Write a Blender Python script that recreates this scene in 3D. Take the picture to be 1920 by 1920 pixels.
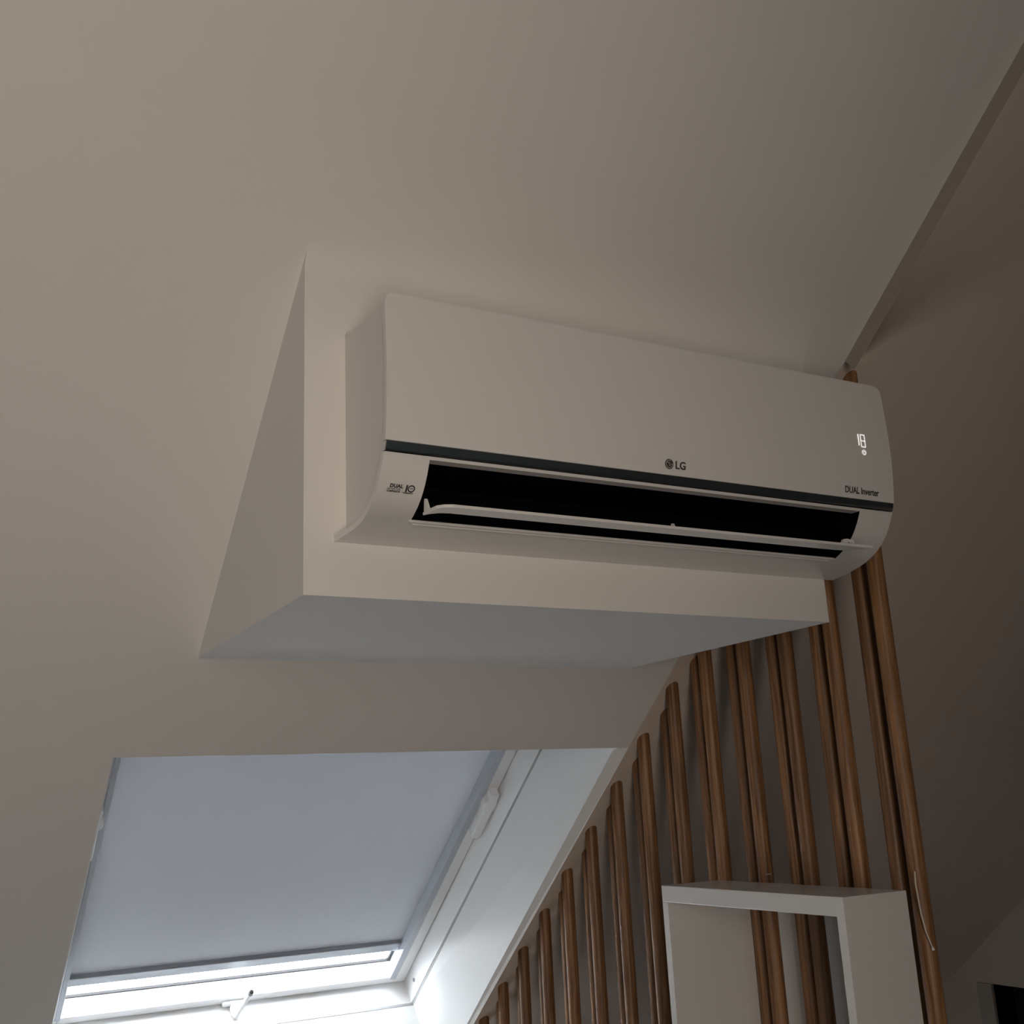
import bpy, bmesh, math, random
from mathutils import Vector, Matrix

# ------------------------------------------------------------------ scene, camera, light
sc = bpy.context.scene
C = sc.collection
for o in list(bpy.data.objects):
    bpy.data.objects.remove(o)

YAW, PIT, ROL = math.radians(29.0951), math.radians(15.2722), math.radians(-2.7200)
FPX = 2021.26
fwd = Vector((math.sin(YAW)*math.cos(PIT), math.cos(YAW)*math.cos(PIT), math.sin(PIT)))
r0 = Vector((math.cos(YAW), -math.sin(YAW), 0)); u0 = r0.cross(fwd)
cr = math.cos(ROL)*r0 + math.sin(ROL)*u0
cu = -math.sin(ROL)*r0 + math.cos(ROL)*u0
cam_d = bpy.data.cameras.new('camera')
cam_d.sensor_width = 36.0
cam_d.lens = 36.0*FPX/1920.0
cam_d.clip_start = 0.02
cam = bpy.data.objects.new('camera', cam_d)
cam.matrix_world = Matrix(((cr.x, cu.x, -fwd.x, 0), (cr.y, cu.y, -fwd.y, 0), (cr.z, cu.z, -fwd.z, 0), (0, 0, 0, 1)))
C.objects.link(cam)
sc.camera = cam

w = bpy.data.worlds.new('sky'); sc.world = w
w.use_nodes = True
bg = w.node_tree.nodes['Background']
bg.inputs['Color'].default_value = (0.91, 0.96, 1.0, 1)
bg.inputs['Strength'].default_value = 18.0

def area_light(name, loc, rot, sx, sy, power, col, portal=False):
    l = bpy.data.lights.new(name, 'AREA')
    l.shape = 'RECTANGLE'; l.size = sx; l.size_y = sy; l.energy = power; l.color = col
    if portal:
        l.cycles.is_portal = True
    o = bpy.data.objects.new(name, l); o.location = loc; o.rotation_euler = rot
    C.objects.link(o)
    return o

# daylight through the window in the wall behind the camera
area_light('window_daylight', (-0.19, -0.98, -0.20), (math.radians(90), 0, 0), 0.60, 1.46, 22.0, (1.0, 0.86, 0.735))

# cool daylight through the low window in the knee wall, under the roof window
area_light('knee_daylight', (0.83, 3.26, -1.17), (math.radians(-90), 0, 0), 1.0, 0.44, 6.6, (0.86, 0.94, 1.0))

# cool daylight through the window of the left gable wall
area_light('gable_daylight', (-1.37, 1.60, -0.50), (0, math.radians(-90), 0), 1.16, 1.16, 1.7, (0.86, 0.94, 1.0))

vs = sc.view_settings
vs.view_transform = 'Standard'; vs.look = 'None'; vs.exposure = 0.0; vs.gamma = 1.0
vs.use_curve_mapping = False
sc.cycles.max_bounces = 8
sc.cycles.diffuse_bounces = 4
sc.cycles.sample_clamp_indirect = 25.0
sc.cycles.caustics_reflective = False
sc.cycles.caustics_refractive = False
sc.cycles.glossy_bounces = 3
sc.cycles.transparent_max_bounces = 8
sc.cycles.adaptive_threshold = 0.05

# ------------------------------------------------------------------ frames of reference
AL = math.radians(39.1986)
SA, CA = math.sin(AL), math.cos(AL)
CS = 1.3565                                   # distance of the sloped ceiling from the eye
NV = Vector((0, SA, CA)); TV = Vector((0, CA, -SA))
def SK(x, s, d=0.0):                          # along the ridge, down the slope, out through the roof
    p = NV*(CS+d) + TV*s
    return Vector((x, p.y, p.z))
YW = 1.2609                                   # face of the boxed-out bulkhead
def AC(x, d, z):
    return Vector((x, YW-d, z))
FLOOR = -1.5

# ------------------------------------------------------------------ materials
def mat(name, col, rough=0.6, metal=0.0, noise=0.0, nscale=6.0, bump=0.0, bscale=200.0, spec=0.5, coat=0.0):
    m = bpy.data.materials.new(name); m.use_nodes = True
    nt = m.node_tree; b = nt.nodes['Principled BSDF']
    b.inputs['Base Color'].default_value = (*col, 1)
    b.inputs['Roughness'].default_value = rough
    b.inputs['Metallic'].default_value = metal
    b.inputs['Specular IOR Level'].default_value = spec
    if coat:
        b.inputs['Coat Weight'].default_value = coat
        b.inputs['Coat Roughness'].default_value = 0.08
    tc = nt.nodes.new('ShaderNodeTexCoord')
    if noise:
        n = nt.nodes.new('ShaderNodeTexNoise'); n.inputs['Scale'].default_value = nscale
        n.inputs['Detail'].default_value = 3
        nt.links.new(tc.outputs['Object'], n.inputs['Vector'])
        r = nt.nodes.new('ShaderNodeValToRGB')
        r.color_ramp.elements[0].position = 0.3; r.color_ramp.elements[1].position = 0.7
        r.color_ramp.elements[0].color = (*[c*(1-noise) for c in col], 1)
        r.color_ramp.elements[1].color = (*[min(1, c*(1+noise)) for c in col], 1)
        nt.links.new(n.outputs['Fac'], r.inputs['Fac'])
        nt.links.new(r.outputs['Color'], b.inputs['Base Color'])
    if bump:
        n2 = nt.nodes.new('ShaderNodeTexNoise'); n2.inputs['Scale'].default_value = bscale
        nt.links.new(tc.outputs['Object'], n2.inputs['Vector'])
        bp = nt.nodes.new('ShaderNodeBump'); bp.inputs['Strength'].default_value = bump
        bp.inputs['Distance'].default_value = 0.002
        nt.links.new(n2.outputs['Fac'], bp.inputs['Height'])
        nt.links.new(bp.outputs['Normal'], b.inputs['Normal'])
    return m

def wood_mat(name, dark, light, rough=0.38):
    m = bpy.data.materials.new(name); m.use_nodes = True
    nt = m.node_tree; b = nt.nodes['Principled BSDF']
    b.inputs['Roughness'].default_value = rough
    tc = nt.nodes.new('ShaderNodeTexCoord'); oi = nt.nodes.new('ShaderNodeObjectInfo')
    ml = nt.nodes.new('ShaderNodeMath'); ml.operation = 'MULTIPLY'; ml.inputs[1].default_value = 37.0
    nt.links.new(oi.outputs['Random'], ml.inputs[0])
    cb = nt.nodes.new('ShaderNodeCombineXYZ')
    for k in range(3): nt.links.new(ml.outputs[0], cb.inputs[k])
    ad = nt.nodes.new('ShaderNodeVectorMath'); ad.operation = 'ADD'
    nt.links.new(tc.outputs['Object'], ad.inputs[0]); nt.links.new(cb.outputs[0], ad.inputs[1])
    mp = nt.nodes.new('ShaderNodeMapping'); mp.inputs['Scale'].default_value = (1, 1, 0.035)
    nt.links.new(ad.outputs[0], mp.inputs['Vector'])
    n = nt.nodes.new('ShaderNodeTexNoise'); n.inputs['Scale'].default_value = 190; n.inputs['Detail'].default_value = 4
    n.inputs['Distortion'].default_value = 0.6
    nt.links.new(mp.outputs[0], n.inputs['Vector'])
    r = nt.nodes.new('ShaderNodeValToRGB')
    r.color_ramp.elements[0].position = 0.35; r.color_ramp.elements[1].position = 0.68
    r.color_ramp.elements[0].color = (*dark, 1); r.color_ramp.elements[1].color = (*light, 1)
    nt.links.new(n.outputs['Fac'], r.inputs['Fac'])
    mx = nt.nodes.new('ShaderNodeHueSaturation')
    mr = nt.nodes.new('ShaderNodeMapRange'); mr.inputs[3].default_value = 0.82; mr.inputs[4].default_value = 1.15
    nt.links.new(oi.outputs['Random'], mr.inputs[0]); nt.links.new(mr.outputs[0], mx.inputs['Value'])
    nt.links.new(r.outputs['Color'], mx.inputs['Color']); nt.links.new(mx.outputs[0], b.inputs['Base Color'])
    bp = nt.nodes.new('ShaderNodeBump'); bp.inputs['Strength'].default_value = 0.12; bp.inputs['Distance'].default_value = 0.001
    nt.links.new(n.outputs['Fac'], bp.inputs['Height']); nt.links.new(bp.outputs['Normal'], b.inputs['Normal'])
    return m

M = {}
M['paint'] = mat('white wall paint', (0.80, 0.785, 0.76), 0.75, noise=0.012, nscale=3, spec=0.3)
M['slate'] = mat('slate blue paint', (0.20, 0.235, 0.245), 0.8)
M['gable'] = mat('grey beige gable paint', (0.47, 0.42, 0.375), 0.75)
M['taupe'] = mat('taupe paint and shade', (0.36, 0.325, 0.29), 0.7)  # door frame paint; on the beam strip it stands for shade
M['reveal'] = mat('satin white lining', (0.82, 0.83, 0.83), 0.45, bump=0.04, bscale=90)
M['floor'] = wood_mat('grey floor boards', (0.075, 0.080, 0.080), (0.11, 0.115, 0.115), 0.55)
M['stair'] = wood_mat('brown stair boards', (0.10, 0.060, 0.035), (0.17, 0.105, 0.062), 0.5)
M['beige'] = mat('beige stairwell paint', (0.80, 0.69, 0.605), 0.75, noise=0.012, nscale=3, spec=0.3)
M['panelling'] = wood_mat('timber panelling', (0.16, 0.10, 0.06), (0.26, 0.17, 0.105), 0.6)
M['oak'] = wood_mat('oiled oak', (0.150, 0.070, 0.027), (0.37, 0.190, 0.080), 0.46)
M['plastic'] = mat('white plastic', (0.80, 0.785, 0.77), 0.30, spec=0.5, coat=0.25)
M['panel'] = mat('satin white front', (0.78, 0.765, 0.75), 0.34, spec=0.5)
M['side'] = mat('white side plastic', (0.74, 0.725, 0.71), 0.35)
M['chrome'] = mat('smoked chrome', (0.66, 0.68, 0.69), 0.10, metal=1.0)
M['black'] = mat('black cavity', (0.004, 0.004, 0.005), 0.9, spec=0.0)
M['print'] = mat('dark grey print', (0.055, 0.05, 0.05), 0.5)
M['printlight'] = mat('light print', (0.62, 0.60, 0.58), 0.5)
M['frame'] = mat('white lacquered window', (0.86, 0.87, 0.88), 0.30)
M['alu'] = mat('grey aluminium', (0.36, 0.38, 0.41), 0.38, metal=0.6)
M['rail'] = mat('pale grey guide rail', (0.50, 0.54, 0.60), 0.45)
M['gasket'] = mat('black rubber', (0.02, 0.02, 0.022), 0.6)
M['grey'] = mat('grey cap', (0.25, 0.25, 0.27), 0.5)
M['filler'] = mat('grey joint filler', (0.42, 0.43, 0.44), 0.6)
M['shelf'] = mat('white lacquered board', (0.78, 0.775, 0.76), 0.22, bump=0.02, bscale=60)
M['cord'] = mat('clear cord', (0.75, 0.72, 0.66), 0.2)
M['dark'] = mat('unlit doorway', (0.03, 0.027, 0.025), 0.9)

def emit_mat(name, col, st):
    m = bpy.data.materials.new(name); m.use_nodes = True
    b = m.node_tree.nodes['Principled BSDF']
    b.inputs['Base Color'].default_value = (*col, 1)
    b.inputs['Emission Color'].default_value = (*col, 1); b.inputs['Emission Strength'].default_value = st
    return m
M['led'] = emit_mat('white display light', (1, 0.98, 0.94), 0.75)

def blind_mat():
    m = bpy.data.materials.new('grey blackout fabric'); m.use_nodes = True
    nt = m.node_tree; b = nt.nodes['Principled BSDF']; out = nt.nodes['Material Output']
    b.inputs['Base Color'].default_value = (0.47, 0.49, 0.52, 1); b.inputs['Roughness'].default_value = 0.8
    tr = nt.nodes.new('ShaderNodeBsdfTranslucent'); tr.inputs['Color'].default_value = (0.50, 0.51, 0.53, 1)
    mx = nt.nodes.new('ShaderNodeMixShader'); mx.inputs[0].default_value = 0.178
    tc = nt.nodes.new('ShaderNodeTexCoord'); n = nt.nodes.new('ShaderNodeTexNoise'); n.inputs['Scale'].default_value = 600
    nt.links.new(tc.outputs['Object'], n.inputs['Vector'])
    bp = nt.nodes.new('ShaderNodeBump'); bp.inputs['Strength'].default_value = 0.1; bp.inputs['Distance'].default_value = 0.001
    nt.links.new(n.outputs['Fac'], bp.inputs['Height']); nt.links.new(bp.outputs['Normal'], b.inputs['Normal'])
    nt.links.new(b.outputs[0], mx.inputs[1]); nt.links.new(tr.outputs[0], mx.inputs[2])
    nt.links.new(mx.outputs[0], out.inputs['Surface'])
    return m
M['blind'] = blind_mat()

def glass_mat():
    m = bpy.data.materials.new('window glass'); m.use_nodes = True
    nt = m.node_tree; out = nt.nodes['Material Output']; nt.nodes.remove(nt.nodes['Principled BSDF'])
    t = nt.nodes.new('ShaderNodeBsdfTransparent'); g = nt.nodes.new('ShaderNodeBsdfGlossy'); g.inputs['Roughness'].default_value = 0.02
    df = nt.nodes.new('ShaderNodeBsdfTranslucent'); df.inputs['Color'].default_value = (0.5, 0.55, 0.55, 1)
    f = nt.nodes.new('ShaderNodeFresnel'); f.inputs['IOR'].default_value = 1.45
    mx = nt.nodes.new('ShaderNodeMixShader')
    nt.links.new(f.outputs[0], mx.inputs[0]); nt.links.new(t.outputs[0], mx.inputs[1]); nt.links.new(g.outputs[0], mx.inputs[2])
    tc = nt.nodes.new('ShaderNodeTexCoord'); mp = nt.nodes.new('ShaderNodeMapping'); mp.inputs['Scale'].default_value = (60, 160, 160)
    n = nt.nodes.new('ShaderNodeTexNoise'); n.inputs['Scale'].default_value = 1; n.inputs['Detail'].default_value = 5
    r = nt.nodes.new('ShaderNodeValToRGB'); r.color_ramp.elements[0].position = 0.50; r.color_ramp.elements[1].position = 0.75
    r.color_ramp.elements[1].color = (0.6, 0.6, 0.6, 1)
    nt.links.new(tc.outputs['Object'], mp.inputs['Vector']); nt.links.new(mp.outputs[0], n.inputs['Vector'])
    nt.links.new(n.outputs['Fac'], r.inputs['Fac'])
    mx2 = nt.nodes.new('ShaderNodeMixShader')
    nt.links.new(r.outputs['Color'], mx2.inputs[0]); nt.links.new(mx.outputs[0], mx2.inputs[1]); nt.links.new(df.outputs[0], mx2.inputs[2])
    nt.links.new(mx2.outputs[0], out.inputs['Surface'])
    return m
M['glass'] = glass_mat()

# ------------------------------------------------------------------ builders
class MB:
    def __init__(self): self.v = []; self.f = []
    def add(self, vs, fs):
        k = len(self.v); self.v += [Vector(p) for p in vs]; self.f += [tuple(i+k for i in q) for q in fs]
        return self
    def quad(self, a, b, c, d): return self.add([a, b, c, d], [(0, 1, 2, 3)])
    def hexa(self, p):   # eight corners, bottom ring then top ring
        return self.add(p, [(0, 3, 2, 1), (4, 5, 6, 7), (0, 1, 5, 4), (1, 2, 6, 5), (2, 3, 7, 6), (3, 0, 4, 7)])
    def box(self, x0, x1, y0, y1, z0, z1):
        return self.hexa([(x0, y0, z0), (x1, y0, z0), (x1, y1, z0), (x0, y1, z0), (x0, y0, z1), (x1, y0, z1), (x1, y1, z1), (x0, y1, z1)])
    def sbox(self, x0, x1, s0, s1, d0, d1):   # box in the frame of the slope
        return self.hexa([SK(x0, s0, d0), SK(x1, s0, d0), SK(x1, s1, d0), SK(x0, s1, d0), SK(x0, s0, d1), SK(x1, s0, d1), SK(x1, s1, d1), SK(x0, s1, d1)])
    def prism(self, ring, off):   # ring of points extruded by a vector
        n = len(ring); off = Vector(off)
        a = [Vector(p) for p in ring]; b = [p+off for p in a]
        return self.add(a+b, [tuple(range(n))[::-1], tuple(range(n, 2*n))] + [(i, (i+1) % n, n+(i+1) % n, n+i) for i in range(n)])
    def tube(self, pts, r, n=10, caps=True):
        pts = [Vector(p) for p in pts]; rings = []
        for i, p in enumerate(pts):
            t = (pts[min(i+1, len(pts)-1)] - pts[max(i-1, 0)]).normalized()
            a = t.orthogonal().normalized() if i == 0 else (rings[-1][1] - t*rings[-1][1].dot(t)).normalized()
            rings.append((p, a, t.cross(a)))
        vs = []
        for i, (p, a, b) in enumerate(rings):
            rr = r[i] if isinstance(r, (list, tuple)) else r
            vs += [p + rr*(math.cos(2*math.pi*k/n)*a + math.sin(2*math.pi*k/n)*b) for k in range(n)]
        fs = [(i*n+k, i*n+(k+1) % n, (i+1)*n+(k+1) % n, (i+1)*n+k) for i in range(len(pts)-1) for k in range(n)]
        if caps: fs += [tuple(range(n))[::-1], tuple(range((len(pts)-1)*n, len(pts)*n))]
        return self.add(vs, fs)
    def build(self, name, m, parent=None, bevel=0.0, smooth=False, segs=2):
        org = parent_origin(parent)
        me = bpy.data.meshes.new(name)
        me.from_pydata([p-org for p in self.v], [], self.f); me.update()
        bm = bmesh.new(); bm.from_mesh(me)
        bmesh.ops.remove_doubles(bm, verts=bm.verts, dist=1e-5)
        bmesh.ops.recalc_face_normals(bm, faces=bm.faces)
        bm.to_mesh(me); bm.free()
        me.materials.append(M[m])
        if smooth:
            me.shade_smooth()
            me.set_sharp_from_angle(angle=math.radians(35))
        o = bpy.data.objects.new(name, me); C.objects.link(o)
        if parent: o.parent = parent
        if bevel:
            b = o.modifiers.new('bevel', 'BEVEL'); b.width = bevel; b.segments = segs; b.limit_method = 'ANGLE'
        return o

def parent_origin(p):
    v = Vector((0, 0, 0))
    while p is not None:
        v = v + p.location; p = p.parent
    return v

def tag(o, label=None, cat=None, group=None, kind=None):
    if label: o['label'] = label
    if cat: o['category'] = cat
    if group: o['group'] = group
    if kind: o['kind'] = kind
    return o
def thing(name, loc, label=None, cat=None, group=None, kind=None):
    o = bpy.data.objects.new(name, None); o.location = loc; o.empty_display_size = 0.05
    C.objects.link(o)
    return tag(o, label, cat, group, kind)
def struct(o, label, cat):
    return tag(o, label, cat, kind='structure')

# ------------------------------------------------------------------ the room
XL, XR = -1.30, 3.45            # gable walls
XE = 1.382                      # edge of the insulated part of the slope
STEP = 0.026
S0, S1 = -0.5225, 3.0232        # ridge and knee wall, along the slope
HX0, HT, HB = 0.305, 1.484, 2.817      # opening of the roof window
HX1t, HX1b = 1.356, 1.380
YR = SK(0, S0).y; ZR = SK(0, S0).z
YK = SK(0, S1).y; ZK = SK(0, S1).z
CH = 0.012

m = MB()
m.quad(SK(XL, S0), SK(XE, S0), SK(XE, HT), SK(XL, HT))
m.quad(SK(XL, HT), SK(HX0, HT), SK(HX0, HB), SK(XL, HB))
m.quad(SK(HX1t, HT), SK(XE, HT), SK(XE, HB), SK(HX1b, HB)) if CH == 0 else None
m.add([SK(HX1t, HT, 0), SK(XE, HT), SK(XE, HB), SK(HX1b-0.004, HB, CH), SK(HX1t, HT+0.02, CH)], [(0, 1, 4), (1, 2, 3, 4)])
m.quad(SK(XL, HB), SK(XE, HB), SK(XE, S1), SK(XL, S1))
m.quad(SK(XE, S0), SK(XE, S0, STEP+.01), SK(XE, S1, STEP+.01), SK(XE, S1))
struct(m.build('ceiling_left', 'paint'), 'white plastered sloping ceiling around the air conditioner and roof window', 'ceiling')
m = MB(); m.quad(SK(XE, S0-.1, STEP), SK(XR, S0-.1, STEP), SK(XR, S1+.1, STEP), SK(XE, S1+.1, STEP))
struct(m.build('ceiling_right', 'beige'), 'dim sloping ceiling behind the wooden poles above the stairwell', 'ceiling')
YB = -0.70                                    # wall with the balcony door, behind the camera
m = MB(); m.quad((XL, YR+.12, ZR), (XR, YR+.12, ZR), (XR, YB-.02, ZR), (XL, YB-.02, ZR))
struct(m.build('ceiling_back', 'paint'), 'flat ceiling above and behind the camera', 'ceiling')

# floor, with the stairwell on the right of the poles
SWX, SWZ = 1.56, -2.9
m = MB(); m.box(XL, SWX, YB, YK, FLOOR-.25, FLOOR)
struct(m.build('floor', 'floor'), 'grey boarded floor of the attic room', 'floor')
m = MB(); m.box(SWX, XR, YB, YK+.6, SWZ-.1, SWZ)
struct(m.build('floor_stairwell', 'stair'), 'lower floor at the foot of the stairwell', 'floor')
m = MB(); m.quad((SWX+.001, YB, SWZ), (SWX+.001, YK, SWZ), (SWX+.001, YK, FLOOR-.25), (SWX+.001, YB, FLOOR-.25))
struct(m.build('wall_stairwell', 'stair'), 'brown boarded wall below the floor edge in the stairwell', 'wall')
NX0, NX1, NZ0, NZ1 = 0.32, 1.34, -1.40, -0.94
m = MB()
for (x0, x1, z0, z1) in ((XL, NX0, FLOOR, ZK+.05), (NX1, SWX, FLOOR, ZK+.05), (NX0, NX1, FLOOR, NZ0), (NX0, NX1, NZ1, ZK+.05)):
    m.quad((x0, YK, z0), (x1, YK, z0), (x1, YK, z1), (x0, YK, z1))
m.quad((SWX-.01, YK+.02, SWZ), (XR, YK+.02, SWZ), (XR, YK+.02, ZK+.1), (SWX-.01, YK+.02, ZK+.1))
for x in (NX0, NX1): m.quad((x, YK, NZ0), (x, YK+.12, NZ0), (x, YK+.12, NZ1), (x, YK, NZ1))
for z in (NZ0, NZ1): m.quad((NX0, YK, z), (NX1, YK, z), (NX1, YK+.12, z), (NX0, YK+.12, z))
struct(m.build('wall_knee', 'paint'), 'low white knee wall under the roof slope', 'wall')
w3 = thing('window_3', ((NX0+NX1)/2, YK+.05, NZ0), 'low white framed window in the knee wall', 'window', kind='structure')
m = MB()
for (x0, x1, z0, z1) in ((NX0, NX0+.01, NZ0, NZ1), (NX1-.01, NX1, NZ0, NZ1)):
    m.box(x0, x1, YK+.02, YK+.05, z0, z1)
m.build('window_frame', 'frame', w3)
m = MB(); m.quad((NX0, YK+.12, NZ0), (NX1, YK+.12, NZ0), (NX1, YK+.12, NZ1), (NX0, YK+.12, NZ1)); m.build('sky_blocker', 'paint', w3)  # unseen cover added behind the lamp to keep the sky out
GX0, GX1, GZ0, GZ1 = -0.52, 0.12, -0.95, 0.55
y1_ = YB-.32  # jambs made this deep to cut the light off the right side
m = MB()
for (x0, x1, z0, z1) in ((XL, GX0, SWZ, ZR), (GX1, XR, SWZ, ZR), (GX0, GX1, GZ1, ZR), (GX0, GX1, SWZ, GZ0)):
    m.quad((x0, YB, z0), (x1, YB, z0), (x1, YB, z1), (x0, YB, z1))
for x in (GX0, GX1): m.quad((x, YB, GZ0), (x, y1_, GZ0), (x, y1_, GZ1), (x, YB, GZ1))
for z in (GZ0, GZ1): m.quad((GX0, YB, z), (GX1, YB, z), (GX1, y1_, z), (GX0, y1_, z))
struct(m.build('wall_back', 'slate'), 'slate blue painted wall with a deep window behind the camera', 'wall')
w2 = thing('window_2', ((GX0+GX1)/2, YB-.2, GZ0), 'white framed window with an added sky blocker behind the camera', 'window', kind='structure')
m = MB()
for (x0, x1, z0, z1) in ((GX0, GX0+.03, GZ0, GZ1), (GX1-.03, GX1, GZ0, GZ1), (GX0+.03, GX1-.03, GZ0, GZ0+.03), (GX0+.03, GX1-.03, GZ1-.03, GZ1)):
    m.box(x0, x1, YB-.255, YB-.215, z0, z1)
m.build('window_frame', 'frame', w2)
m = MB(); m.quad((GX0, y1_, GZ0), (GX1, y1_, GZ0), (GX1, y1_, GZ1), (GX0, y1_, GZ1))
m.build('sky_blocker', 'paint', w2)  # added backing that closes the opening against sky light
LY0, LY1, LZ0, LZ1 = 1.0, 2.2, -1.1, 0.1
m = MB()
for (y0, y1, z0, z1) in ((YB-.02, LY0, FLOOR, 2.6), (LY1, YK, FLOOR, 2.6), (LY0, LY1, FLOOR, LZ0), (LY0, LY1, LZ1, 2.6)):
    m.quad((XL, y0, z0), (XL, y1, z0), (XL, y1, z1), (XL, y0, z1))
for y in (LY0, LY1): m.quad((XL, y, LZ0), (XL-.1, y, LZ0), (XL-.1, y, LZ1), (XL, y, LZ1))
for z in (LZ0, LZ1): m.quad((XL, LY0, z), (XL-.1, LY0, z), (XL-.1, LY1, z), (XL, LY1, z))
struct(m.build('wall_left', 'panelling'), 'timber panelled gable wall with a window to the left of the camera', 'wall')
w4 = thing('window_4', (XL-.04, (LY0+LY1)/2, LZ0), 'white framed gable window to the left of the camera', 'window', kind='structure')
m = MB()
for (y0, y1, z0, z1) in ((LY0, LY0+.02, LZ0, LZ1), (LY1-.02, LY1, LZ0, LZ1)):
    m.box(XL-.05, XL-.02, y0, y1, z0, z1)
m.build('window_frame', 'frame', w4)
m = MB(); m.quad((XL-.1, LY0, LZ0), (XL-.1, LY1, LZ0), (XL-.1, LY1, LZ1), (XL-.1, LY0, LZ1)); m.build('sky_blocker', 'frame', w4)  # cover added outside the gable opening to block the sky

# right gable wall with a dark doorway
DY0, DY1, DZ = 2.05, 2.846, -0.6865
m = MB()
for (a, b, c0, d) in ((YB, DY0, SWZ, 2.6), (DY1, YK+.1, SWZ, 2.6), (DY0, DY1, DZ, 2.6)):
    m.quad((XR, a, c0), (XR, b, c0), (XR, b, d), (XR, a, d))
struct(m.build('wall_right', 'gable'), 'dim far gable wall at the lower right', 'wall')
d1 = thing('door_1', (XR, (DY0+DY1)/2, SWZ), 'unlit doorway in the far gable wall at lower right', 'doorway', kind='structure')
m = MB(); m.box(XR-.012, XR+.1, DY1, DY1+.062, SWZ, DZ); m.box(XR-.012, XR+.1, DY0-.06, DY0, SWZ, DZ)
m.build('door_frame', 'taupe', d1)
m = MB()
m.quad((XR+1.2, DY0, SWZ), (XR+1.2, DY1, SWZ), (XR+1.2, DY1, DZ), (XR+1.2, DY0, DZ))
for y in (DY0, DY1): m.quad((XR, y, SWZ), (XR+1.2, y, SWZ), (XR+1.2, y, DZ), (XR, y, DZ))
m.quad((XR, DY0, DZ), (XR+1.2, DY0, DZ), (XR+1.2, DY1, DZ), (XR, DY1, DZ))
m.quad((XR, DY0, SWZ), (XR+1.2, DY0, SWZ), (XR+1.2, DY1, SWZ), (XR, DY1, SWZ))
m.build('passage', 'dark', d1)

# boxed-out bulkhead that carries the air conditioner
BX0, BX1, BZ = 0.4035, 1.274, 0.2620
ZT = (CS - YW*SA)/CA; YU = (CS - BZ*CA)/SA
def bulk_ring(x, LC):
    pf = Vector((x, YW, ZT-LC)); pc = Vector((x, YW, ZT)); pe = pc - TV*LC
    cove = [pf*(1-t)**2 + pc*2*t*(1-t) + pe*t*t for t in [k/8 for k in range(9)]]
    return [Vector((x, YW, BZ))] + cove + [pe+NV*.012, Vector((x, YU, BZ))+NV*.012, Vector((x, YU, BZ))]
rings = [bulk_ring(BX0, .02), bulk_ring(BX0+.15, .05), bulk_ring(BX1-.3, .09), bulk_ring(BX1, .10)]
n = len(rings[0]); m = MB()
m.add([p for r_ in rings for p in r_], [tuple(range(n))[::-1], tuple(range(3*n, 4*n))] +
      [(j*n+i, j*n+(i+1) % n, (j+1)*n+(i+1) % n, (j+1)*n+i) for j in range(3) for i in range(n)])
ca_ = rings[3][1:10]; pce = SK(XE-.001, Vector((0, YW, ZT)).dot(TV)); cb_ = [pce - TV*(.10*k/8) for k in range(9)]
m.add(ca_ + cb_, [(i, i+1, 10+i, 9+i) for i in range(8)])
struct(m.build('wall_bulkhead', 'paint', smooth=True), 'white triangular plaster bulkhead projecting from the slope under the air conditioner', 'bulkhead')

# painted beam along the edge of the slope, above the first pole
m = MB(); vs = []; fs = []
brow = [(S0+.02, 1.2), (-.2, 1.0), (0.05, .72), (.2, .48), (.3, .32), (.4, .18), (.46, .10), (.511, .055)]   # along the slope, width of the feathered edge
bcol = [0, .04, .12, .25, .45, .7, .95, 1.0]
for s_, w_ in brow:
    for t in bcol: vs.append(SK(XE+w_*t, s_, -.030 + (STEP+.0295)*(2*t-t*t)))
nb = len(bcol)
for i in range(len(brow)-1):
    for k in range(nb-1): fs.append((i*nb+k, i*nb+k+1, (i+1)*nb+k+1, (i+1)*nb+k))
o_ = len(vs)
for s_, w_ in brow: vs.append(SK(XE, s_, STEP+.003))
for i in range(len(brow)-1): fs.append((i*nb, (i+1)*nb, o_+i+1, o_+i))
e0 = (len(brow)-1)*nb; vs.append(SK(XE+.055, .511, STEP+.003)); fs.append(tuple(e0+k for k in range(nb)) + (len(vs)-1, o_+len(brow)-1))
m.add(vs, fs)
tr1 = struct(m.build('trim_1', 'beige', smooth=True), 'plastered edge beam running up the slope above the tallest pole', 'beam')
m = MB(); m.sbox(XE-.0008, XE+.0002, S0+.05, 0.511, -0.0295, 0.001)  # thin darker strip, paints shade onto the beam's left face
m.build('shade_strip', 'taupe', tr1)
m = MB(); m.sbox(XE+.002, XE+.075, 0.513, 0.590, STEP-.005, STEP)
m.build('end_plate', 'beige', tr1, bevel=0.001)

# ------------------------------------------------------------------ roof window
W1 = thing('window_1', SK(0.83, HB, 0.2), 'white roof window set deep in the sloping ceiling, blind drawn', 'roof window', kind='structure')
FX0, FX1 = 0.338, 1.361
GD, SD, GL = 0.235, 0.310, 0.372       # lining joint, sash face, glass
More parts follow.
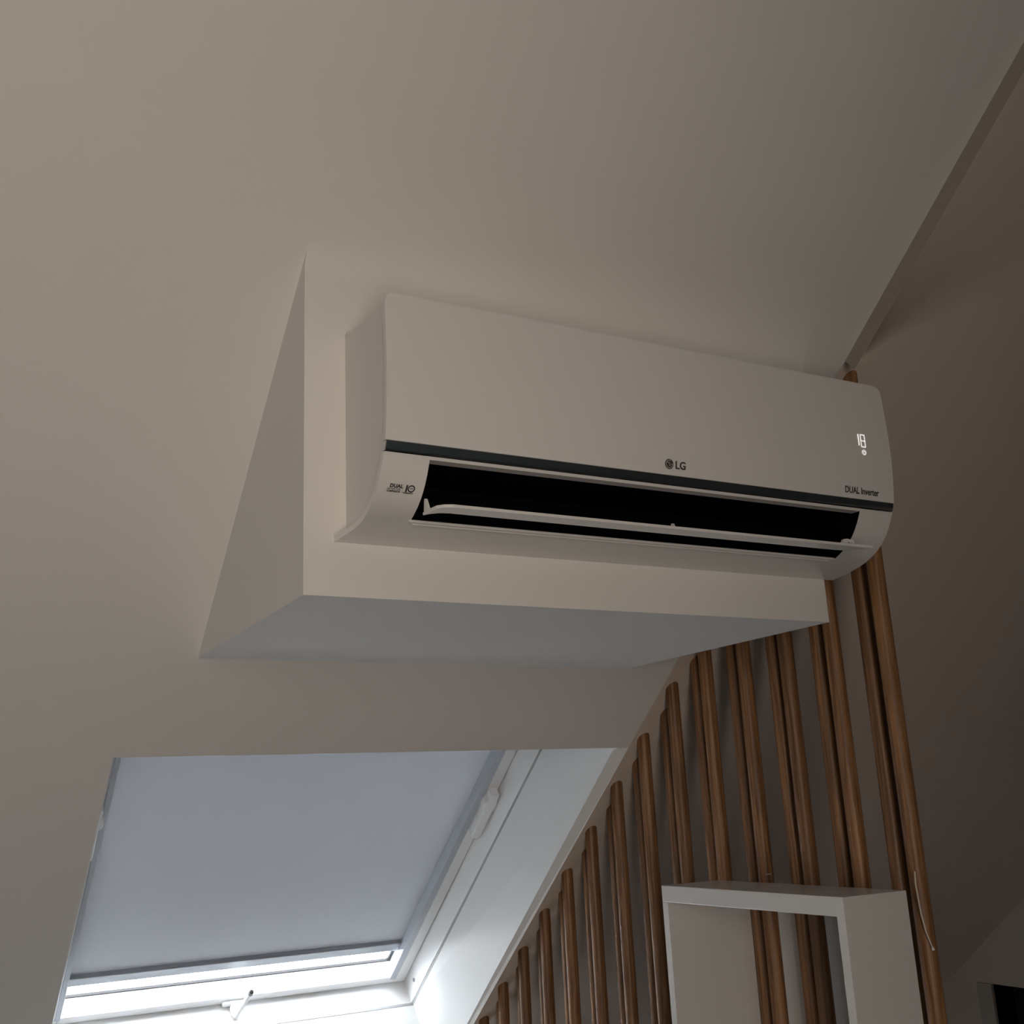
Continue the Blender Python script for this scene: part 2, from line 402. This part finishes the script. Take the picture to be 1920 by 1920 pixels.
# lining boards (deep reveal), in two steps with a joint between
m = MB(); m.add([SK(HX1t, HT, 0), SK(HX1t, HT+.02, CH), SK(HX1b-.004, HB, CH), SK(FX1, HB, GD-.002), SK(FX1, HT, GD-.002)], [(0, 1, 2, 3, 4)])
m.build('lining_board', 'reveal', W1)
m = MB(); m.quad(SK(HX0, HT, 0), SK(HX0, HB, 0), SK(FX0, HB, GD-.002), SK(FX0, HT, GD-.002)); m.build('lining_board', 'reveal', W1)
m = MB(); m.quad(SK(HX0, HT, 0), SK(HX1t, HT, 0), SK(FX1, HT, GD-.002), SK(FX0, HT, GD-.002)); m.build('lining_board', 'reveal', W1)
m = MB(); m.add([SK(HX0, HB, 0), SK(XE, HB, 0), SK(HX1b-.004, HB, CH), SK(FX1, HB, GD-.002), SK(FX0, HB, GD-.002)], [(0, 1, 2, 3, 4)]); m.build('lining_board', 'reveal', W1)
# casing of the window itself: sits 3 mm inside the lining so that a joint shows
J = 0.004
def frame_side(x0, x1, s0, s1, d0, d1, name, mt, bev=0.0015):
    k = MB(); k.sbox(x0, x1, s0, s1, d0, d1); return k.build(name, mt, W1, bevel=bev)
frame_side(FX1-J+.001, FX1+.05, HT-.05, HB+.05, GD+.003, SD+.08, 'casing', 'frame')
frame_side(FX0-.05, FX0+J-.001, HT-.05, HB+.05, GD+.003, SD+.08, 'casing', 'frame')
frame_side(FX0, FX1, HT-.05, HT+J, GD+.003, SD+.08, 'casing', 'frame')
frame_side(FX0, FX1, HB-J+.008, HB+.05, GD+.003, SD+.08, 'casing', 'frame')
m = MB()
m.sbox(FX1-.001, FX1+.02, HT-.02, HB+.02, GD-.004, GD+.003); m.sbox(FX0-.02, FX0+.001, HT-.02, HB+.02, GD-.004, GD+.003)
m.sbox(FX0, FX1, HB-.001, HB+.02, GD-.004, GD+.003); m.sbox(FX0, FX1, HT-.02, HT+.001, GD-.004, GD+.003)
m.build('joint', 'filler', W1)
# sash
SW = 0.040
SX0, SX1, ST, SB = FX0+J+.002, FX1-J-.002, HT+.010, 2.818
sash = thing('sash', (0, 0, 0)); sash.parent = W1; sash.location = Vector((0, 0, 0))
def sash_rail(x0, x1, s0, s1, d0, d1, name='sash_rail', mt='frame', bev=0.002):
    k = MB(); k.sbox(x0, x1, s0, s1, d0, d1); return k.build(name, mt, sash, bevel=bev)
sash_rail(SX0, SX0+SW, ST, SB, SD, SD+.075)
sash_rail(SX1-SW, SX1, ST, SB, SD, SD+.075)
sash_rail(SX0+SW, SX1-SW, ST, ST+SW, SD, SD+.075)
sash_rail(SX0+SW, SX1-SW, 2.790, SB, SD, SD+.075)
m = MB()
for (x0, x1, s0, s1) in ((SX0+SW, SX1-SW, 2.786, 2.790), (SX0+SW, SX0+SW+.006, ST+SW, 2.786), (SX1-SW-.010, SX1-SW, ST+SW, 2.786)):
    m.sbox(x0, x1, s0, s1, GL-.008, GL-.0005)
m.build('gasket', 'gasket', sash)
m = MB(); m.quad(SK(SX0+SW-.004, ST+SW-.004, GL), SK(SX1-SW+.004, ST+SW-.004, GL), SK(SX1-SW+.004, 2.794, GL), SK(SX0+SW-.004, 2.794, GL))
m.build('glass_pane', 'glass', sash)
# pivot covers on both sides
def pivot(x, sgn):
    k = MB()
    pr_ = [(-.016, .0), (-.013, .022), (-.021, .030), (-.022, .052), (-.014, .064), (-.015, .165), (.006, .172), (.012, .165), (.011, .064), (.016, .052), (.014, .030), (.010, .020), (.010, .0)]
    ring = [SK(x+sgn*a, 1.965+b, SD-.026) for a, b in pr_]
    k.prism(ring, NV*0.028)
    k.build('pivot_cover', 'frame', W1, bevel=0.0025)
pivot(SX1-.016, 1); pivot(SX0+.016, -1)
# screw plug in the casing
m = MB(); m.tube([SK(FX1-J-.0012, 2.759, .275), SK(FX1-J+.002, 2.759, .275)], .0055, 12)
m.build('screw_plug', 'grey', W1)
# handle at the foot of the sash
hb = MB(); hb.sbox(0.808, 0.872, 2.802, 2.815, SD-.012, SD)
h = hb.build('handle', 'frame', W1, bevel=0.003)
m = MB()
m.tube([SK(.843, 2.810, SD-.008), SK(.843, 2.812, SD-.020), SK(.842, 2.814, SD-.034), SK(.8425, 2.815, SD-.046)], [.012, .0145, .0135, .006], 14)
m.build('handle_base', 'frame', h, smooth=True)
m = MB(); m.tube([SK(.8425, 2.820, SD-.042), SK(.847, 2.782, SD-.044), SK(.852, 2.742, SD-.046), SK(.8568, 2.703, SD-.048)], [.0066, .0072, .0072, .0072], 14)
m.build('handle_lever', 'frame', h, smooth=True)
m = MB(); m.tube([SK(.8567, 2.704, SD-.048), SK(.8580, 2.694, SD-.0485), SK(.8584, 2.691, SD-.0486)], [.0073, .0070, .004], 14)
m.build('handle_cap', 'grey', h, smooth=True)

# roller blind
RB = thing('roller_blind', SK(0.85, 2.66, 0.33), 'grey blackout roller blind drawn almost fully down in the roof window', 'blind')
bx0, bx1 = SX0+SW+.0005, SX1-SW-.0005
m = MB(); m.sbox(bx0, bx1, ST+.03, 2.652, .3405, .3415); m.build('fabric', 'blind', RB)
m = MB(); m.sbox(bx0+.002, bx1-.002, 2.648, 2.684, .328, .345); m.build('bottom_bar', 'alu', RB, bevel=0.003)
for (x0, x1) in ((SX0+SW-.006, bx0+.007), (bx1-.015, SX1-SW+.006)):
    m = MB(); m.sbox(x0, x1, ST+.02, 2.796, SD-.004, SD+.028); m.build('guide_rail', 'rail', RB, bevel=0.002)
m = MB(); m.sbox(bx0, bx1, ST+.012, ST+.07, SD-.03, SD+.02); m.build('cassette', 'alu', RB, bevel=0.006)

# ------------------------------------------------------------------ wooden poles
PR = 0.0142
PXA, PXB, PY0, PDY = 1.4345, 1.4590, 1.2970, 0.1211
def ceil_z(y, d): return (CS + d - y*SA)/CA
ordn = ['first', 'second', 'third', 'fourth', 'fifth', 'sixth', 'seventh', 'eighth', 'ninth', 'tenth', 'eleventh', 'twelfth', 'thirteenth', 'fourteenth']
def pole(x, y):
    n = 24; m = MB(); vs = []
    for zf in (0, 1):
        for k in range(n):
            a = 2*math.pi*k/n; px, py = x+PR*math.cos(a), y+PR*math.sin(a)
            vs.append((px, py, FLOOR if zf == 0 else ceil_z(py, STEP+.004)))
    fs = [(k, (k+1) % n, n+(k+1) % n, n+k) for k in range(n)] + [tuple(range(n))[::-1], tuple(range(n, 2*n))]
    m.add(vs, fs)
    o = m.build('wooden_pole', 'oak', smooth=True)
    # origin at the foot
    off = Vector((x, y, FLOOR))
    for v in o.data.vertices: v.co -= off
    o.location = off
    return o
for k in range(14):
    y = PY0 + PDY*k
    if k == 0: lb = 'tallest round oak pole, rising behind the air conditioner to the end of the beam'
    else: lb = 'round oak pole, %s of the front row counted from the beam towards the window' % ordn[k]
    tag(pole(PXA, y), lb, 'pole', 'front row of round oak poles')
for k in range(13):
    y = PY0 + PDY*k + 0.0605
    tag(pole(PXB, y), 'round oak pole standing half hidden behind the %s front pole from the beam' % ordn[k], 'pole', 'rear row of round oak poles')

# ------------------------------------------------------------------ box shelf in front of the poles
KX0, KX1, KX2, KY0, KY1, KZ, TH = 1.259, 1.396, 1.492, 1.2895, 1.7545, -0.1556, 0.0165
KB = -0.62
sh = thing('box_shelf', ((KX0+KX1)/2, (KY0+KY1)/2, KB), 'white open-sided box shelf fixed to the round oak poles', 'shelf')
m = MB(); m.box(KX0, KX1, KY0+TH, KY1, KZ-.029, KZ); m.build('top_board', 'shelf', sh, bevel=0.001)
m = MB(); m.box(KX0, KX1, KY0, KY0+TH, KB+.0165, KZ); m.build('side_board', 'shelf', sh, bevel=0.001)
m = MB(); m.box(KX0, KX2, KY1-TH, KY1, KB+.0165, KZ-.029); m.build('side_board', 'shelf', sh, bevel=0.001)
m = MB(); m.box(KX0, KX1, KY0, KY1, KB, KB+.0165); m.build('bottom_board', 'shelf', sh, bevel=0.001)
m = MB(); m.box(KX2-.012, KX2, KY0+.11, KY1-TH, KB, KZ-.02); m.build('back_board', 'shelf', sh)

# cord hanging down the tallest pole, staple on another
pts = [(1.4110, 1.2805, -.128), (1.4085, 1.2800, -.146), (1.4090, 1.2795, -.161), (1.4105, 1.2790, -.190), (1.4150, 1.2785, -.2175), (1.4245, 1.2780, -.2425)]
cd = MB().tube(pts, .0011, 6)
cdo = cd.build('cord', 'cord', smooth=True)
tag(cdo, 'thin clear cord hanging against the tallest pole beside the shelf', 'cord')
m = MB().tube([(1.4243, 1.2780, -.242), (1.4258, 1.2780, -.2455)], .0022, 8); m.build('cord_end', 'frame', cdo)
stp = MB(); stp.box(1.4205, 1.4325, 1.6435, 1.6455, -.1445, -.1430)
tag(stp.build('staple', 'cord'), 'tiny bright staple low on a pole above the shelf', 'staple')

# ------------------------------------------------------------------ air conditioner
X0, X1 = 0.4555, 1.2924
A = thing('air_conditioner', AC((X0+X1)/2, 0, 0.330), 'white split air conditioner with open louvre mounted on the bulkhead', 'air conditioner')
# casing: top and ends
prof = [(0, .333), (0, .6160), (.012, .6138), (.04, .6110), (.07, .6080), (.107, .6030), (.142, .5960), (.142, .412), (.131, .402), (.118, .382), (.100, .365), (.060, .350), (.02, .343), (0.0, .342)]
prof = [(0, .342)] + prof[1:-1]
m = MB(); xa, xb = X0+.0040, X1-.0040; n = len(prof)
m.add([AC(xa, d, z) for d, z in prof] + [AC(xb, d, z) for d, z in prof],
      [tuple(range(n)), tuple(range(n, 2*n))[::-1]] + [(i, i+1, n+i+1, n+i) for i in range(0, 7)])
m.build('casing', 'side', A, smooth=True)
# hidden seam lip along the top rear of the casing
m = MB(); m.box(xa, xb, YW-.010, YW, .6150, .6185); m.build('rear_plate', 'side', A)
# front panel
pp = [(.6135, .1480), (.6115, .1492), (.605, .1500), (.59, .1508), (.57, .1518), (.55, .1527), (.53, .1533), (.51, .1535), (.49, .1530), (.47, .1518), (.455, .1503), (.44, .1485), (.4300, .1471), (.4225, .1459)]
def pd(z):
    for (za, da), (zb, db) in zip(pp[:-1], pp[1:]):
        if za >= z >= zb: return da + (db-da)*(za-z)/(za-zb)
    return pp[0][1] if z > pp[0][0] else pp[-1][1]
zs = []; z = .6135
RC = .015
zs = [.6135 - RC*(1-math.cos(math.radians(a))) for a in (0, 15, 30, 45, 60, 75, 90)] + [.59, .58, .57, .56, .55, .54, .53, .52, .51, .50, .49, .48, .47, .46, .45, .44, .431, .4225]
rows = []
for z in zs:
    t = max(0.0, z-(.6135-RC)); ins = RC - math.sqrt(max(0, RC*RC - t*t))
    rows.append((X0+ins, X1-ins, z))
m = MB(); NX = 12; fr = []; bk = []
for (a, b, z) in rows:
    fr.append([AC(a+(b-a)*k/NX, pd(z), z) for k in range(NX+1)])
    bk.append([AC(a+(b-a)*k/NX, pd(z)-.0075, z) for k in range(NX+1)])
vs = [p for r_ in fr for p in r_] + [p for r_ in bk for p in r_]; nn = NX+1; off = len(rows)*nn
fs = []
for i in range(len(rows)-1):
    for k in range(NX):
        fs.append((i*nn+k, i*nn+k+1, (i+1)*nn+k+1, (i+1)*nn+k))
        fs.append((off+i*nn+k, off+(i+1)*nn+k, off+(i+1)*nn+k+1, off+i*nn+k+1))
    for k in (0, NX):
        fs.append((i*nn+k, (i+1)*nn+k, off+(i+1)*nn+k, off+i*nn+k))
for i in (0, len(rows)-1):
    for k in range(NX): fs.append((i*nn+k, i*nn+k+1, off+i*nn+k+1, off+i*nn+k))
m.add(vs, fs)
m.build('front_panel', 'panel', A, smooth=True)
# smoked chrome strip under the panel
m = MB(); st = [(.1459, .4225), (.1453, .4190), (.1440, .4150), (.1424, .4115), (.1412, .4103), (.1330, .4103), (.1330, .4225)]
m.prism([AC(X0+.0008, d, z) for d, z in st], (X1-X0-.0016, 0, 0)); m.build('chrome_strip', 'chrome', A, smooth=True, bevel=0.0008)
# lower shell with the outlet
S = [(.1415, .4092), (.1388, .4058), (.1355, .3990), (.1310, .3905), (.1255, .3820), (.1185, .3730), (.1100, .3645), (.0990, .3565), (.0880, .3505), (.0780, .3463), (.0720, .3442), (.0600, .3408), (.0450, .3375), (.0300, .3350), (.0150, .3330), (0, .3315)]
VT, VB = 1, 9
VX0, VX1 = .5150, 1.2245
def xl(d): return X0 - .0125*max(0.0, 1-d/.06)**1.0
cols = lambda d: [xl(d), X0+.010, VX0, .69, .87, 1.05, VX1, X1-.010, X1]
NC = 9
m = MB(); vs = []; fs = []
for d, z in S: vs += [AC(x, d, z) for x in cols(d)]
for i in range(len(S)-1):
    for k in range(NC-1):
        if VT <= i < VB and 2 <= k < 6: continue
        fs.append((i*NC+k, i*NC+k+1, (i+1)*NC+k+1, (i+1)*NC+k))
# thickness at both ends
base = len(vs)
for i, (d, z) in enumerate(S):
    dd, zz = max(0, d-.0085*min(1, d/.05)), z+.0095*(1-.75*min(1, d/.14))
    vs += [AC(xl(d), dd, zz), AC(X0+.012, dd, zz), AC(X1, dd, zz), AC(X1-.012, dd, zz)]
for i in range(len(S)-1):
    a, b = base+4*i, base+4*(i+1)
    fs += [(i*NC, (i+1)*NC, b, a), (a, b, b+1, a+1), (i*NC+NC-1, (i+1)*NC+NC-1, b+2, a+2), (a+2, b+2, b+3, a+3)]
m.add(vs, fs)
m.build('lower_shell', 'plastic', A, smooth=True)
# outlet rim (white) then black duct
m = MB()
dT, zT = S[VT]; dB, zB = S[VB]
m.quad(AC(VX0, dT, zT), AC(VX1, dT, zT), AC(VX1, dT-.016, zT+.0005), AC(VX0, dT-.016, zT+.0005))
m.build('outlet_rim', 'plastic', A)
m = MB()
ring = [(dT-.016, zT+.0005), (dT-.03, .404), (.045, .400), (.035, .375), (.045, .352), (dB-.006, zB+.003), (dB, zB)]
inner = S[VT:VB+1]
side = [(d, z) for d, z in inner] + ring[::-1][1:]
for x in (VX0, VX1):
    m.add([AC(x, d, z) for d, z in side], [tuple(range(len(side)))])
for (a, b) in zip(ring[:-1], ring[1:]):
    m.quad(AC(VX0, *a), AC(VX1, *a), AC(VX1, *b), AC(VX0, *b))
m.build('outlet_duct', 'black', A)
# bead along the foot of the outlet
m = MB(); m.tube([AC(VX0-.002, .0775, .3452), AC(VX1-.004, .0775, .3452)], .0021, 8); m.build('outlet_bead', 'plastic', A, smooth=True)
m = MB(); m.tube([AC(VX0+.004, .0722, .3433), AC(VX1-.010, .0722, .3433)], .0016, 8); m.build('outlet_bead', 'plastic', A, smooth=True)
# louvre
pl = [(.5160, .1120), (.5160, .1330), (.5175, .1480), (.5240, .1560), (.5340, .1600), (1.190, .1610), (1.2165, .1620), (1.2000, .1420), (1.1850, .1340), (1.1700, .1320), (.5420, .1320), (.5300, .1290), (.5220, .1220)]
m = MB(); n = len(pl)
def vz(d): return .3465 + (.162-d)*.02
low = [AC(x, d, vz(d)-.0040) for x, d in pl]; up = [AC(x, d, vz(d)) for x, d in pl]
m.add(low+up, [tuple(range(n)), tuple(range(n, 2*n))[::-1]] + [(i, (i+1) % n, n+(i+1) % n, n+i) for i in range(n)])
lv = m.build('louvre', 'plastic', A, bevel=0.0006)
# louvre arms
m = MB(); m.prism([AC(.5158, .128, .347), AC(.5158, .116, .347), AC(.5158, .1175, .3625), AC(.5158, .1200, .3625)], (.0035, 0, 0)); m.build('louvre_arm', 'plastic', A)
m = MB(); m.prism([AC(.868, .146, .3465), AC(.868, .136, .3465), AC(.868, .138, .3560), AC(.868, .141, .3560)], (.003, 0, 0)); m.build('louvre_arm', 'plastic', A)
m = MB(); m.prism([AC(1.168, .146, .346), AC(1.176, .146, .357), AC(1.183, .146, .358), AC(1.196, .146, .357), AC(1.199, .146, .346), AC(1.194, .146, .346), AC(1.192, .146, .353), AC(1.184, .146, .353), AC(1.180, .146, .346)], (0, .004, 0)); m.build('louvre_arm', 'plastic', A)

# print on the front
def text_mesh(name, body, size, origin, xdir, ydir, m_, parent, bold=0.0, sx=1.0, spacing=1.0):
    cu_ = bpy.data.curves.new(name, 'FONT'); cu_.body = body; cu_.size = size; cu_.offset = bold; cu_.extrude = 0.00015
    cu_.space_character = spacing; cu_.resolution_u = 3
    t = bpy.data.objects.new('tmp', cu_); C.objects.link(t)
    bpy.context.view_layer.update()
    dg = bpy.context.evaluated_depsgraph_get()
    me = bpy.data.meshes.new_from_object(t.evaluated_get(dg))
    bpy.data.objects.remove(t)
    xd, yd = Vector(xdir).normalized(), Vector(ydir).normalized(); zd = xd.cross(yd)
    org = Vector(origin) - parent_origin(parent)
    for v in me.vertices: v.co = org + xd*(v.co.x*sx) + yd*v.co.y + zd*v.co.z
    me.name = name; me.materials.clear(); me.materials.append(M[m_])
    o = bpy.data.objects.new(name, me); C.objects.link(o); o.parent = parent
    return o
XD = (1, 0, 0)
def updir(z): a, b = pd(z-.004), pd(z+.004); return (0, -(b-a), .008)
text_mesh('brand_lettering', 'LG', .0150, AC(.8755, pd(.432)+.0007, .4318), XD, updir(.437), 'print', A, bold=.00035)
text_mesh('model_lettering', 'DUAL Inverter', .0142, AC(1.1895, pd(.431)+.0007, .4300), XD, updir(.436), 'print', A, sx=.80, bold=.00022)
# round emblem
lg = MB(); cxx, cz, rr = .8658, .4372, .0070
def disc(mb, cx, cz_, r_, dd, n=28):
    mb.add([AC(cx, pd(cz_)+dd, cz_)] + [AC(cx+r_*math.cos(2*math.pi*k/n), pd(cz_+r_*math.sin(2*math.pi*k/n))+dd, cz_+r_*math.sin(2*math.pi*k/n)) for k in range(n)], [(0, 1+k, 1+(k+1) % n) for k in range(n)])
disc(lg, cxx, cz, rr, .0006); lgo = lg.build('emblem', 'print', A)
m = MB()
def arc(mb, cx, cz_, ra, rb, a0, a1, dd, n=24):
    vs = []
    for k in range(n+1):
        a = math.radians(a0+(a1-a0)*k/n)
        for r_ in (ra, rb): vs.append(AC(cx+r_*math.cos(a), pd(cz_+r_*math.sin(a))+dd, cz_+r_*math.sin(a)))
    mb.add(vs, [(2*k, 2*k+1, 2*k+3, 2*k+2) for k in range(n)])
def rect(mb, xa_, xb_, za_, zb_, dd):
    mb.quad(AC(xa_, pd(za_)+dd, za_), AC(xb_, pd(za_)+dd, za_), AC(xb_, pd(zb_)+dd, zb_), AC(xa_, pd(zb_)+dd, zb_))
arc(m, cxx, cz, .0050, .0057, 60, 360, .0009)
rect(m, cxx-.0004, cxx+.0003, cz-.0024, cz+.0028, .0009); rect(m, cxx-.0004, cxx+.0020, cz-.0024, cz-.0017, .0009)
rect(m, cxx+.0022, cxx+.0055, cz-.0003, cz+.0004, .0009)
arc(m, cxx-.0026, cz+.0020, 0, .0009, 0, 360, .0009, 10)
m.build('emblem_lines', 'printlight', lgo)
# lit display: 18 and the power symbol
m = MB(); lw = .0011
zt_, zb_ = .5245, .5040
rect(m, 1.2255, 1.2255+lw*1.4, zb_+.002, zt_, .0007)
x8a, x8b = 1.2305, 1.2398; zm = (zt_+zb_)/2
for (a, b, c0, d) in ((x8a, x8a+lw, zb_, zt_), (x8b-lw, x8b, zb_, zt_), (x8a, x8b, zt_-lw, zt_), (x8a, x8b, zm-lw/2, zm+lw/2), (x8a, x8b, zb_, zb_+lw)):
    rect(m, a, b, c0, d, .0007)
m.build('display_digits', 'led', A)
m = MB(); arc(m, 1.2348, .4960, .0030, .0041, 125, 415, .0007); rect(m, 1.2343, 1.2353, .4955, .5002, .0007)
m.build('power_symbol', 'led', A)
# small print on the left cheek, following the curve of the shell
def shell_pt(z):
    for (da, za), (db, zb2) in zip(S[:-1], S[1:]):
        if za >= z >= zb2: return da+(db-da)*(za-z)/(za-zb2)
    return 0
zc = .3725; ta = Vector((0, -(shell_pt(zc+.003)-shell_pt(zc-.003)), .006)).normalized()
nrm = Vector(XD).cross(ta)
def cheek(name, body, size, x, dz, sx=1.0, bold=.0001, spacing=1.0):
    o = AC(x, shell_pt(zc), zc) + ta*dz + nrm*.0006
    return text_mesh(name, body, size, o, XD, ta, 'print', A, sx=sx, bold=bold, spacing=spacing)
cheek('small_lettering', 'DUAL', .0066, .4705, .0012, 0.95, .0003, 1.05)
cheek('small_lettering', 'INVERTER', .0034, .4680, -.0021, 0.95, .00004, 1.25)
cheek('small_lettering', 'COMPRESSOR', .0030, .4680, -.0049, 0.92, .00009)
cheek('small_lettering', '1', .0122, .4895, -.0028, 0.95, .0005)
m = MB()
def cheek_pt(x, dz): return AC(x, shell_pt(zc), zc) + ta*dz + nrm*.0008
vs = []
for k in range(29):
    a = 2*math.pi*k/28
    for r_ in (.0032, .0048): vs.append(cheek_pt(.4985+r_*math.cos(a), .0016+r_*math.sin(a)))
m.add(vs, [(2*k, 2*k+1, 2*k+3, 2*k+2) for k in range(28)])
m.quad(cheek_pt(.4872, -.005), cheek_pt(.4875, -.005), cheek_pt(.4875, .0065), cheek_pt(.4872, .0065))
m.build('small_mark', 'print', A)
cheek('small_lettering', 'YEAR', .0018, .4964, .0010, 1.0, .00003)
cheek('small_lettering', 'WARRANTY', .0028, .4890, -.0056, 0.85, .00008)
